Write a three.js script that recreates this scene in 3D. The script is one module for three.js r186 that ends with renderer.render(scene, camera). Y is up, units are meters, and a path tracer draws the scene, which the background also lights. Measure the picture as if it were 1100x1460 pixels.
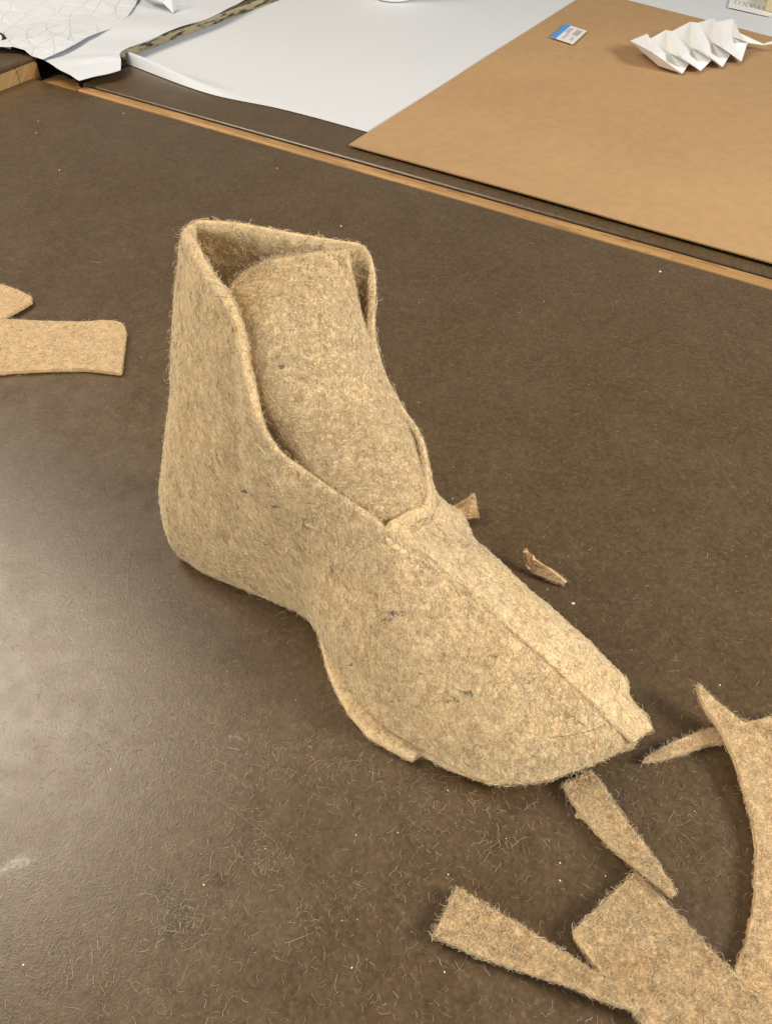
import * as THREE from 'three';
import { ImprovedNoise } from 'three/addons/math/ImprovedNoise.js';
import { RectAreaLightUniformsLib } from 'three/addons/lights/RectAreaLightUniformsLib.js';
import { mergeGeometries } from 'three/addons/utils/BufferGeometryUtils.js';
import { FontLoader } from 'three/addons/loaders/FontLoader.js';

// ---------------------------------------------------------------- camera, room light, exposure
const EYE = 0.34, PITCH = 47 * Math.PI / 180, FOC = 1097;
const scene = new THREE.Scene();
const camera = new THREE.PerspectiveCamera(2 * Math.atan(730 / FOC) * 180 / Math.PI, 771 / 1024, 0.02, 30);
camera.position.set(0, EYE, 0);
camera.rotation.x = -PITCH;
const renderer = new THREE.WebGLRenderer({ antialias: true });
renderer.toneMapping = THREE.LinearToneMapping;
renderer.toneMappingExposure = 1.05;
renderer.shadowMap.enabled = true;
scene.background = new THREE.Color().setRGB(0.205, 0.198, 0.186);       // the even light of a pale workshop
RectAreaLightUniformsLib.init();
const UNSEEN_LAMPS = [
  // position, aimed at, width, height, radiance, colour
  { at: [1.5, 0.9, 0.1], to: [0.0, 0, -0.3], w: 0.45, h: 0.5, i: 48, c: [1, 0.975, 0.93], label: 'unseen pale lamp panel out of view at the right, placed to light the tongue and vamp' },
  { at: [-1.2, 1.5, -1.0], to: [-0.15, 0, -0.2], w: 0.9, h: 1.0, i: 9.5, c: [1, 0.87, 0.69], label: 'unseen wide warm lamp panel out of view at the upper left, placed for the sheen on the bench' },
  { at: [-1.0, 0.45, 0.95], to: [0, 0.05, -0.25], w: 1.3, h: 0.45, i: 7.2, c: [1, 0.97, 0.92], label: 'unseen wide pale lamp panel low at the near left, out of view, placed to light the near side panel' },
];

// ---------------------------------------------------------------- helpers
let seed = 1234567;
const rnd = () => { seed = (seed + 0x6D2B79F5) | 0; let t = Math.imul(seed ^ (seed >>> 15), 1 | seed); t = (t + Math.imul(t ^ (t >>> 7), 61 | t)) ^ t; return ((t ^ (t >>> 14)) >>> 0) / 4294967296; };
const rr = (a, b) => a + (b - a) * rnd();
const lerp = (a, b, t) => a + (b - a) * t, clamp = (x, a = 0, b = 1) => Math.min(b, Math.max(a, x));
const smooth = (a, b, x) => { const t = clamp((x - a) / (b - a)); return t * t * (3 - 2 * t); };
const V = (x, y, z) => new THREE.Vector3(x, y, z);
const perlin = new ImprovedNoise();
const n3 = (p, f, o = 0) => perlin.noise(p.x * f + o, p.y * f + o * 1.7, p.z * f - o);
// surveyed point: where the sight line through (u, v) of the photograph meets height h (mm) above the bench
const cP = Math.cos(PITCH), sP = Math.sin(PITCH);
function at(u, v, h = 0) {
  const x = (u - 550) / FOC, y = -(v - 730) / FOC, dy = y * cP - sP, dz = -cP - y * sP, t = (EYE - h / 1000) / -dy;
  return V(x * t, h / 1000, dz * t);
}
const HEEL = at(232, 740), TOE = at(925, 1050);
const AX = TOE.clone().sub(HEEL).normalize(), SIDE = V(AX.z, 0, -AX.x);
const foot = (s, t, h) => HEEL.clone().addScaledVector(AX, s / 1000).addScaledVector(SIDE, t / 1000).setY(h / 1000);   // mm along the foot, across it, up

const used = {};
function numbered(name) { const k = used[name] = (used[name] ?? -1) + 1; return k ? `${name}_${String(k).padStart(3, '0')}` : name; }
function tag(o, label, category, group, kind) {
  if (label) o.userData.label = label; if (category) o.userData.category = category;
  if (group) o.userData.group = group; if (kind) o.userData.kind = kind; return o;
}
function thing(name, label, category, group, pos) { const g = new THREE.Group(); g.name = numbered(name); if (pos) g.position.copy(pos); scene.add(g); return tag(g, label, category, group); }
function part(name, geo, mat, parent) {
  const m = new THREE.Mesh(geo, mat); m.name = parent === scene ? numbered(name) : name; m.castShadow = m.receiveShadow = true;
  parent.add(m); return m;
}
// centripetal Catmull-Rom through a list of points at parameter 0..n-1
function cr(P, x) {
  const n = P.length, k = Math.min(Math.floor(x), n - 2), f = x - k, p1 = P[k], p2 = P[k + 1];
  const p0 = k > 0 ? P[k - 1] : p1.clone().multiplyScalar(2).sub(p2), p3 = k + 2 < n ? P[k + 2] : p2.clone().multiplyScalar(2).sub(p1);
  const d = (a, b) => Math.sqrt(Math.max(a.distanceTo(b), 1e-6));
  const t1 = d(p0, p1), t2 = t1 + d(p1, p2), t3 = t2 + d(p2, p3), t = t1 + (t2 - t1) * f;
  const mix = (a, b, u, w, tt) => a.clone().multiplyScalar((w - tt) / (w - u)).addScaledVector(b, (tt - u) / (w - u));
  const A1 = mix(p0, p1, 0, t1, t), A2 = mix(p1, p2, t1, t2, t), A3 = mix(p2, p3, t2, t3, t);
  return mix(mix(A1, A2, 0, t2, t), mix(A2, A3, t1, t3, t), t1, t2, t);
}
const linspace = (a, b, n) => Array.from({ length: n }, (_, i) => a + (b - a) * i / (n - 1));
function gridOf(C, us, nv) {
  return us.map(u => { const row = C[0].map((_, j) => cr(C.map(r => r[j]), u)); return linspace(0, row.length - 1, nv).map(v => cr(row, v)); });
}
function gridNormals(G, towards) {
  const nu = G.length, nv = G[0].length;
  const N = G.map((r, i) => r.map((p, j) => {
    const a = G[Math.min(i + 1, nu - 1)][j].clone().sub(G[Math.max(i - 1, 0)][j]), b = r[Math.min(j + 1, nv - 1)].clone().sub(r[Math.max(j - 1, 0)]);
    return a.cross(b).normalize();
  }));
  let s = 0; for (let i = 0; i < nu; i += 3) for (let j = 0; j < nv; j += 2) s += N[i][j].dot(towards(G[i][j]));
  if (s < 0) N.forEach(r => r.forEach(n => n.negate()));
  return N;
}
// a sheet of felt: the outer face is the grid, the inner face lies th below it, all four edges are rounded over.
// returns { geo, outer: vertex count test } ; colours mark the paler, yellower cut edge
function shell(G, N, th, o = {}) {
  const nu = G.length, nv = G[0].length, lump = o.lump ?? 0.0007, pos = [], uv = [], col = [], idx = [];
  const cut = o.cut ?? [1, 0.965, 0.89], loop = [];
  const wob = p => lump * (n3(p, 45, 3) + 0.35 * n3(p, 150, 7));
  // ring of one station: outer 0..nv-1, two cap points, inner nv-1..0, two cap points
  const arcV = G.map(r => { let s = 0; return r.map((p, j) => s += j ? p.distanceTo(r[j - 1]) : 0); });
  let su = 0; const arcU = G.map((r, i) => su += i ? r[nv >> 1].distanceTo(G[i - 1][nv >> 1]) : 0);
  const M = 2 * nv + 4;
  for (let i = 0; i < nu; i++) {
    const endPull = (i === 0 && o.join !== 0) || (i === nu - 1 && o.join !== 1) ? 1 : 0, put = (p, n, d, edge, s) => {
      const q = p.clone().addScaledVector(n, d + wob(p) - (d < -th / 2 ? 0 : 0));
      pos.push(q.x, q.y, q.z); uv.push(arcU[i] * 8 + (o.u0 ?? 0), s * 8); col.push(...(edge ? cut : [1, 1, 1]));
    };
    const r = G[i], n = N[i], t0 = r[0].clone().sub(r[1]).normalize(), t1 = r[nv - 1].clone().sub(r[nv - 2]).normalize();
    const e = th * (o.round ?? 0.3);
    for (let j = 0; j < nv; j++) put(r[j], n[j], endPull ? -th * 0.18 : 0, endPull, arcV[i][j]);
    for (const d of [0.25, 0.75]) put(r[nv - 1].clone().addScaledVector(t1, e), n[nv - 1], -th * d, 1, arcV[i][nv - 1] + d * th);
    for (let j = nv - 1; j >= 0; j--) put(r[j], n[j], endPull ? -th * 0.82 : -th, endPull, arcV[i][j] + 0.37);
    for (const d of [0.75, 0.25]) put(r[0].clone().addScaledVector(t0, e), n[0], -th * d, 1, arcV[i][0] - d * th);
  }
  for (let i = 0; i + 1 < nu; i++) for (let k = 0; k < M; k++) {
    const a = i * M + k, b = i * M + (k + 1) % M, c = (i + 1) * M + (k + 1) % M, d = (i + 1) * M + k;
    idx.push(a, b, c, a, c, d);
  }
  for (const i of [0, nu - 1]) for (let j = -1; j < nv; j++) {           // end caps
    const base = i * M, A = k => base + ((k % M) + M) % M, oj = j, ij = 2 * nv + 1 - j;
    if (j < 0) { idx.push(A(M - 1), A(0), A(2 * nv + 1), A(M - 1), A(2 * nv + 1), A(M - 2)); continue; }
    if (j === nv - 1) { idx.push(A(nv - 1), A(nv), A(nv + 1), A(nv - 1), A(nv + 1), A(nv + 2)); continue; }
    idx.push(A(oj), A(oj + 1), A(ij - 1), A(oj), A(ij - 1), A(ij));
  }
  const g = new THREE.BufferGeometry();
  g.setAttribute('position', new THREE.Float32BufferAttribute(pos, 3));
  g.setAttribute('uv', new THREE.Float32BufferAttribute(uv, 2));
  g.setAttribute('color', new THREE.Float32BufferAttribute(col, 3));
  g.setIndex(idx); g.computeVertexNormals();
  // turn the normals outwards if the ring ran the other way round
  const nm = g.attributes.normal, probe = V(nm.getX((nu >> 1) * M + (nv >> 1)), nm.getY((nu >> 1) * M + (nv >> 1)), nm.getZ((nu >> 1) * M + (nv >> 1)));
  if (probe.dot(N[nu >> 1][nv >> 1]) < 0) { for (let k = 0; k < idx.length; k += 3) { const t = idx[k]; idx[k] = idx[k + 1]; idx[k + 1] = t; } g.setIndex(idx); g.computeVertexNormals(); }
  g.userData = { M, nv };
  return g;
}

// ---------------------------------------------------------------- computed textures
function tileNoise(S, cells, o) {              // periodic value noise
  const g = new Float32Array(cells * cells).map(() => rnd()), out = new Float32Array(S * S);
  for (let y = 0; y < S; y++) for (let x = 0; x < S; x++) {
    const fx = x / S * cells, fy = y / S * cells, ix = Math.floor(fx), iy = Math.floor(fy);
    const tx = (fx - ix) ** 2 * (3 - 2 * (fx - ix)), ty = (fy - iy) ** 2 * (3 - 2 * (fy - iy));
    const i1 = (ix + 1) % cells, j1 = (iy + 1) % cells;
    out[y * S + x] = lerp(lerp(g[iy * cells + ix], g[iy * cells + i1], tx), lerp(g[j1 * cells + ix], g[j1 * cells + i1], tx), ty);
  }
  return out;
}
const enc = x => Math.round(255 * (x <= 0.0031308 ? 12.92 * Math.max(x, 0) : 1.055 * Math.min(x, 1) ** (1 / 2.4) - 0.055));
function colourTexture(S, f, H = S) {
  const d = new Uint8Array(S * H * 4), c = [0, 0, 0];
  for (let y = 0; y < H; y++) for (let x = 0; x < S; x++) { f(x, y, c); const k = (y * S + x) * 4; d[k] = enc(c[0]); d[k + 1] = enc(c[1]); d[k + 2] = enc(c[2]); d[k + 3] = 255; }
  const t = new THREE.DataTexture(d, S, H); t.colorSpace = THREE.SRGBColorSpace; t.wrapS = t.wrapT = THREE.RepeatWrapping; t.magFilter = t.minFilter = THREE.LinearFilter; t.needsUpdate = true; return t;
}
function valueTexture(S, a, H = S) {
  const d = new Uint8Array(S * H * 4);
  for (let k = 0; k < S * H; k++) { const v = Math.round(255 * clamp(a[k])); d[4 * k] = d[4 * k + 1] = d[4 * k + 2] = v; d[4 * k + 3] = 255; }
  const t = new THREE.DataTexture(d, S, H); t.wrapS = t.wrapT = THREE.RepeatWrapping; t.magFilter = t.minFilter = THREE.LinearFilter; t.needsUpdate = true; return t;
}
// matted felt: a base of noise with thousands of single hairs laid over it; the tile is 125 mm wide
function feltMaps(S, count, dark, base) {
  const h = new Float32Array(S * S), tone = new Float32Array(S * S), warm = new Float32Array(S * S);
  const a = tileNoise(S, 10), b = tileNoise(S, 40), c = tileNoise(S, 170), e = tileNoise(S, 400);
  for (let k = 0; k < S * S; k++) { tone[k] = 0.36 + 0.07 * a[k] + 0.05 * b[k] + 0.06 * c[k] + 0.20 * e[k]; h[k] = 0.2 + 0.06 * b[k] + 0.08 * c[k] + 0.2 * e[k]; warm[k] = 0.5 * a[k] + 0.5 * b[k]; }
  for (let n = 0; n < count; n++) {
    let x = rnd() * S, y = rnd() * S, dir = rnd() * 6.283, bend = rr(-0.06, 0.06);
    const len = rr(20, 70), w = rr(0.45, 0.8), lvl = 0.3 + 0.7 * n / count, kind = rnd(), t = kind < dark ? rr(0.12, 0.4) : kind < 0.4 ? rr(0.5, 0.75) : rr(0.75, 1.12), wm = rr(0, 1);
    for (let s = 0; s < len; s++) {
      x += Math.cos(dir); y += Math.sin(dir); dir += bend + rr(-0.05, 0.05);
      const ix = Math.floor(x), iy = Math.floor(y);
      for (let dy = -2; dy <= 2; dy++) for (let dx = -2; dx <= 2; dx++) {
        const q = Math.hypot(ix + dx - x, iy + dy - y), al = clamp(1.25 - q / w) * 0.8; if (al <= 0) continue;
        const k = ((iy + dy + 4 * S) % S) * S + (ix + dx + 4 * S) % S;
        tone[k] = lerp(tone[k], t, al); warm[k] = lerp(warm[k], wm, al * 0.7); h[k] = Math.max(h[k], lerp(h[k], lvl, al));
      }
    }
  }
  const map = colourTexture(S, (x, y, o) => { const k = y * S + x, t = tone[k] * 1.25, w = warm[k]; o[0] = base[0] * t; o[1] = base[1] * t * (1.05 - 0.1 * w); o[2] = base[2] * t * (1.15 - 0.3 * w); });
  return { map, bump: valueTexture(S, h) };
}
const FELT = feltMaps(1024, 20000, 0.07, [0.92, 0.69, 0.40]);
const feltMat = new THREE.MeshStandardMaterial({ name: 'felt', map: FELT.map, bumpMap: FELT.bump, bumpScale: 0.00022, roughness: 1, vertexColors: true });
const SCRAP = feltMaps(1024, 20000, 0.10, [0.80, 0.56, 0.305]);
const scrapMat = new THREE.MeshStandardMaterial({ name: 'tan_felt', map: SCRAP.map, bumpMap: SCRAP.bump, bumpScale: 0.00022, roughness: 1, vertexColors: true });
const hairMat = new THREE.MeshPhysicalMaterial({ name: 'hair', roughness: 0.9, transmission: 0.35, thickness: 0, specularIntensity: 0.6 });

// ---------------------------------------------------------------- loose hairs on felt
function hairShape(bend, curl) {
  const pts = []; for (let i = 0; i <= 5; i++) { const t = i / 5 - 0.5; pts.push(V(t, bend * (0.25 - t * t) + curl * Math.sin(t * 7) * 0.12, 0.05 * Math.sin(t * 5 + curl * 3))); }
  return new THREE.TubeGeometry(new THREE.CatmullRomCurve3(pts), 6, 0.5, 3).translate(0, 0, 0);
}
// the tube radius is set apart from the length: build each shape with a thin radius for a nominal 8 mm hair
const HAIRS = [[0.1, 0.3], [0.5, 0.2], [0.9, -0.5], [-0.4, 1], [0.25, -1]].map(([b, c]) => {
  const pts = []; for (let i = 0; i <= 5; i++) { const t = i / 5 - 0.5; pts.push(V(t, b * (0.25 - t * t) + c * Math.sin(t * 7) * 0.12, 0.05 * Math.sin(t * 5 + c * 3))); }
  return new THREE.TubeGeometry(new THREE.CatmullRomCurve3(pts), 6, 0.0085, 3);
});
const PALETTE = [[0.94, 0.81, 0.55, 40], [0.86, 0.67, 0.39, 24], [0.70, 0.49, 0.25, 10], [0.97, 0.90, 0.70, 20], [0.45, 0.28, 0.12, 6], [0.12, 0.085, 0.05, 2]];
function pickColour(shift) {
  let q = rnd() * 100; for (const [r, g, b, w] of PALETTE) { if ((q -= w) < 0) { const k = rr(0.85, 1.12) * shift; return [r * k, g * k, b * k]; } } return [0.6, 0.45, 0.26];
}
function hairs(name, geo, count, parent, o = {}) {
  const p = geo.attributes.position, nrm = geo.attributes.normal, ix = geo.index.array, nt = ix.length / 3, cum = new Float32Array(nt), A = V(), B = V(), C = V();
  let tot = 0; const { M, nv } = geo.userData, W0 = o.calm ?? 0.94, W1 = W0 + (1 - W0) * 0.8;
  for (let t = 0; t < nt; t++) {
    const ia = ix[3 * t], ib = ix[3 * t + 1], ic = ix[3 * t + 2];
    A.fromBufferAttribute(p, ia); B.fromBufferAttribute(p, ib); C.fromBufferAttribute(p, ic);
    const inner = [ia, ib, ic].every(i => i % M > nv + 1 && i % M < 2 * nv + 2);
    let w = B.clone().sub(A).cross(C.clone().sub(A)).length() / 2;
    if (inner) w *= o.inner ? o.inner(A) : 0;
    const edge = !inner && [ia, ib, ic].some(i => i % M >= nv); if (edge) w *= 0.45;
    cum[t] = tot += w;
  }
  const nS = HAIRS.length, per = Math.ceil(count / nS), m4 = new THREE.Matrix4(), X = V(), Y = V(), Z = V(), P0 = V(), N0 = V(), col = new THREE.Color();
  HAIRS.forEach(h => {
    const im = new THREE.InstancedMesh(h, hairMat, per); im.name = o.strand ? 'felt_strands' : name; im.userData.kind = 'stuff'; im.castShadow = im.receiveShadow = true;
    for (let k = 0; k < per; k++) {
      const q = rnd() * tot; let lo = 0, hi = nt - 1; while (lo < hi) { const m = (lo + hi) >> 1; if (cum[m] < q) lo = m + 1; else hi = m; }
      let a = rnd(), b = rnd(); if (a + b > 1) { a = 1 - a; b = 1 - b; } const c = 1 - a - b, i0 = ix[3 * lo], i1 = ix[3 * lo + 1], i2 = ix[3 * lo + 2];
      P0.set(0, 0, 0); N0.set(0, 0, 0);
      for (const [i, w] of [[i0, a], [i1, b], [i2, c]]) { P0.x += p.getX(i) * w; P0.y += p.getY(i) * w; P0.z += p.getZ(i) * w; N0.x += nrm.getX(i) * w; N0.y += nrm.getY(i) * w; N0.z += nrm.getZ(i) * w; }
      N0.normalize();
      X.set(rr(-1, 1), rr(-1, 1), rr(-1, 1)); if (o.comb && rnd() < o.comb[1]) X.addScaledVector(o.comb[0], 2.2);
      X.addScaledVector(N0, -X.dot(N0)).normalize();
      const wild = rnd(), lift = wild < W0 ? rr(-0.02, 0.05) : wild < W1 ? rr(0.06, 0.3) : rr(0.3, 1.0);
      const len = (o.len ?? 1) * (wild < W0 ? rr(0.004, 0.010) : wild < W1 ? rr(0.004, 0.008) : rr(0.003, 0.006));
      X.multiplyScalar(Math.cos(lift)).addScaledVector(N0, Math.sin(lift)).normalize();
      Z.copy(N0).addScaledVector(X, -N0.dot(X)).normalize(); Y.crossVectors(Z, X);
      const roll = wild < W0 ? rr(-0.35, 0.35) : rr(-1.2, 1.2); Y.multiplyScalar(Math.cos(roll)).addScaledVector(Z, Math.sin(roll)).normalize(); Z.crossVectors(X, Y);
      const th = o.strand ? rr(1.0, 1.6) : rr(0.7, 1.2);
      P0.addScaledVector(N0, rr(0.00001, 0.00016) + Math.max(0, Math.sin(lift)) * len * 0.42);
      const wdt = 0.0095 * th * (o.thick ?? 1);
      m4.makeBasis(X.clone().multiplyScalar(len), Y.clone().multiplyScalar(lerp(len, wdt, 0.2)), Z.clone().multiplyScalar(wdt)).setPosition(P0);
      im.setMatrixAt(k, m4); const cc = o.strand ? (rnd() < 0.86 ? [rr(0.88, 1), rr(0.76, 0.88), rr(0.5, 0.66)].map(x => Math.min(0.97, x * (o.shade ?? 1))) : rnd() < 0.6 ? [0.52, 0.34, 0.16] : [0.32, 0.19, 0.085]) : pickColour(o.shade ?? 1); col.setRGB(cc[0], cc[1] * 1.005, cc[2] * 1.0); im.setColorAt(k, col);
    }
    parent.add(im);
  });
}

// ---------------------------------------------------------------- materials of the bench and the things behind
const TS = 2048, TW = 1.15, TX = -0.575, TZ = -1.15;        // the bench top's texture spans 1.15 m
const hardboard = (() => {
  const n1 = tileNoise(TS, 9), n2 = tileNoise(TS, 37), n3_ = tileNoise(TS, 150), n4 = tileNoise(TS, 520), n5 = tileNoise(TS, 1024);
  const mark = new Float32Array(TS * TS);
  const stroke = (p, q, w, s, gap) => {                     // scuffs and chalk dragged over the top
    const L = p.distanceTo(q), n = Math.ceil(L / 0.0004);
    for (let i = 0; i < n; i++) { if (rnd() < gap) continue; const t = i / n, c = p.clone().lerp(q, t); const x = (c.x - TX + rr(-w, w)) / TW * TS, y = (c.z - TZ + rr(-w, w)) / TW * TS; const k = Math.floor(y) * TS + Math.floor(x); if (k >= 0 && k < TS * TS) mark[k] += s * rr(0.3, 1); }
  };
  const P = at;
  for (let i = 0; i < 70; i++) { const a = V(rr(-0.5, 0.5), 0, rr(-1.0, -0.06)), d = rr(0, 6.28), L = rr(0.01, 0.09); stroke(a, a.clone().add(V(Math.cos(d) * L, 0, Math.sin(d) * L)), 0.0004, 0.12, 0.55); }
  stroke(P(190, 452), P(275, 430), 0.002, 0.09, 0.6); stroke(P(540, 415), P(590, 425), 0.006, 0.08, 0.3); stroke(P(550, 440), P(680, 452), 0.0012, 0.12, 0.6);
  stroke(P(600, 470), P(700, 380), 0.0006, 0.10, 0.6); stroke(P(285, 1090), P(480, 1055), 0.0016, 0.2, 0.5); stroke(P(325, 1052), P(345, 1053), 0.0009, 0.5, 0.1);
  stroke(P(850, 380), P(940, 372), 0.005, 0.05, 0.2); stroke(P(100, 1300), P(175, 1345), 0.004, 0.10, 0.45); stroke(P(20, 790), P(110, 820), 0.001, 0.12, 0.6);
  for (let i = 0; i < 9; i++) { const k = i / 9; stroke(P(-30 + 6 * i, 1262 - 5 * i + rr(-8, 8)), P(28 + 3 * i, 1232 - 2 * i + rr(-9, 9)), 0.0028 - 0.0018 * k, 0.5, 0.2); }
  stroke(P(30, 1222), P(62, 1212), 0.002, 0.2, 0.4); stroke(P(0, 1090), P(12, 1096), 0.0012, 0.35, 0.3); stroke(P(60, 1430), P(200, 1395), 0.01, 0.05, 0.3);
  const blur = new Float32Array(TS * TS);
  for (let y = 1; y < TS - 1; y++) for (let x = 1; x < TS - 1; x++) { const k = y * TS + x; blur[k] = mark[k] * 0.4 + 0.15 * (mark[k - 1] + mark[k + 1] + mark[k - TS] + mark[k + TS]); }
  const spots = [[255, 1300, 0.009, 0.22], [265, 1290, 0.005, 0.3], [180, 1115, 0.006, 0.2], [240, 985, 0.006, 0.2], [225, 1275, 0.004, 0.3], [310, 1255, 0.003, 0.3]].map(([u, v, r, s]) => { const c = P(u, v); return [c.x, c.z, r, s]; });
  const dark = new Float32Array(TS * TS);
  for (const [cx, cz, r, s] of spots) {
    const x0 = Math.floor((cx - TX - 2 * r) / TW * TS), x1 = Math.floor((cx - TX + 2 * r) / TW * TS), y0 = Math.floor((cz - TZ - 2 * r) / TW * TS), y1 = Math.floor((cz - TZ + 2 * r) / TW * TS);
    for (let y = Math.max(0, y0); y < Math.min(TS, y1); y++) for (let x = Math.max(0, x0); x < Math.min(TS, x1); x++) {
      const d = Math.hypot(x / TS * TW + TX - cx, y / TS * TW + TZ - cz) / r, k = y * TS + x; dark[k] = Math.max(dark[k], s * smooth(1.1, 0.2, d + (n3_[k] - 0.5) * 1.6));
    }
  }
  const map = colourTexture(TS, (x, y, o) => {
    const k = y * TS + x, v = 0.42 + 0.12 * n1[k] + 0.12 * n2[k] + 0.16 * n3_[k] + 0.36 * n4[k] + 0.55 * n5[k] + 0.34 * rnd();
    const speck = n5[k] > 0.90 && n4[k] > 0.6 ? 0.035 : 0, m = Math.min(0.7, blur[k]), dk = 1 - dark[k], g = 0.8 * (n2[k] - 0.5) * 0.2;
    o[0] = (0.078 * v + speck) * dk; o[1] = (0.049 * v * (1 + g * 0.4) + speck * 0.85) * dk; o[2] = (0.0225 * v * (1 + g) + speck * 0.6) * dk;
    o[0] = lerp(o[0], 0.62, m); o[1] = lerp(o[1], 0.60, m); o[2] = lerp(o[2], 0.55, m);
  });
  map.wrapS = map.wrapT = THREE.MirroredRepeatWrapping;
  const rough = new Float32Array(TS * TS); for (let k = 0; k < TS * TS; k++) rough[k] = 0.27 + 0.02 * n1[k] + 0.03 * n2[k] + 0.08 * n3_[k] + 0.3 * blur[k];
  const rt = valueTexture(TS, rough); rt.wrapS = rt.wrapT = THREE.MirroredRepeatWrapping;
  const bs = 1024, b1 = tileNoise(bs, 400), b2 = tileNoise(bs, 220), b3 = tileNoise(bs, 60), bh = new Float32Array(bs * bs); for (let k = 0; k < bs * bs; k++) bh[k] = 0.5 * b1[k] + 0.35 * b2[k] + 0.15 * b3[k];
  const bt = valueTexture(bs, bh); bt.repeat.set(TW / 0.15, TW / 0.15);
  return new THREE.MeshPhysicalMaterial({ name: 'brown_hardboard', map, roughnessMap: rt, roughness: 1, bumpMap: bt, bumpScale: 0.00007, specularIntensity: 1, ior: 1.62 });
})();
function benchUV(g) { const p = g.attributes.position, u = new Float32Array(p.count * 2); for (let i = 0; i < p.count; i++) { u[2 * i] = (p.getX(i) - TX) / TW + 0.02 * p.getY(i); u[2 * i + 1] = (p.getZ(i) - TZ) / TW + p.getY(i); } g.setAttribute('uv', new THREE.BufferAttribute(u, 2)); return g; }
function grainMaterial(name, light, deep, sx, sy, rough) {      // sawn wood: streaks along u
  const S = 512, a = tileNoise(S, 6), b = tileNoise(S, 64), c = tileNoise(S, 256), L = tileNoise(S, 23);
  const map = colourTexture(S, (x, y, o) => {
    const k0 = y * S + Math.floor(x / 16) , k = y * S + x, q = y * S + (Math.floor(x * 0.08) % S);
    const t = clamp(0.15 + 0.35 * a[k] + 0.45 * b[q] + 0.25 * c[q] - 0.1 + (L[k] > 0.83 ? 0.35 : 0));
    for (let i = 0; i < 3; i++) o[i] = lerp(light[i], deep[i], t);
  });
  map.repeat.set(sx, sy);
  return new THREE.MeshStandardMaterial({ name, map, roughness: rough });
}
const oakMat = grainMaterial('honey_wood', [0.62, 0.39, 0.165], [0.30, 0.15, 0.05], 4, 12, 0.45);
const stainedMat = (() => {
  const S = 512, a = tileNoise(S, 40), b = tileNoise(S, 12), c = tileNoise(S, 160), d = tileNoise(S, 22);
  const map = colourTexture(S, (x, y, o) => { const k = y * S + x, st = smooth(0.52, 0.66, 0.5 * d[k] + 0.3 * a[k] + 0.2 * c[k]) * 0.92, v = 0.8 + 0.25 * b[k] + 0.15 * c[k]; o[0] = lerp(0.42 * v, 0.025, st); o[1] = lerp(0.355 * v, 0.022, st); o[2] = lerp(0.215 * v, 0.018, st); });
  map.repeat.set(3, 20); return new THREE.MeshStandardMaterial({ name: 'stained_tan_wood', map, roughness: 0.7 });
})();
const kraftMat = (() => {
  const S = 1024, a = tileNoise(S, 5), b = tileNoise(S, 60), c = tileNoise(S, 300), d = tileNoise(S, 512);
  const map = colourTexture(S, (x, y, o) => { const k = y * S + x, q = y * S + (x >> 3), v = 0.86 + 0.10 * a[k] + 0.10 * b[k] + 0.05 * c[k] + 0.12 * d[k] - (d[k] > 0.965 && c[k] > 0.7 ? 0.25 : 0); o[0] = 0.43 * v; o[1] = 0.267 * v; o[2] = 0.126 * v; });
  map.repeat.set(2.2, 2.2); return new THREE.MeshStandardMaterial({ name: 'kraft_board', map, roughness: 0.75 });
})();
function paperMaterial(name, rgb, amt = 0.04) {
  const S = 512, a = tileNoise(S, 7), b = tileNoise(S, 90), c = tileNoise(S, 300);
  const map = colourTexture(S, (x, y, o) => { const k = y * S + x, v = 1 - amt * (0.5 * a[k] + 0.3 * b[k] + 0.3 * c[k]); o[0] = rgb[0] * v; o[1] = rgb[1] * v; o[2] = rgb[2] * v; });
  map.repeat.set(3, 3); return new THREE.MeshStandardMaterial({ name, map, roughness: 0.8 });
}
const paperMat = paperMaterial('white_paper', [0.675, 0.70, 0.735]);
const coolPaperMat = paperMaterial('cool_white_paper', [0.66, 0.69, 0.735]);
const darkMat = new THREE.MeshStandardMaterial({ name: 'dark_soiled_edge', color: new THREE.Color().setRGB(0.025, 0.02, 0.016), roughness: 0.8 });

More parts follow.
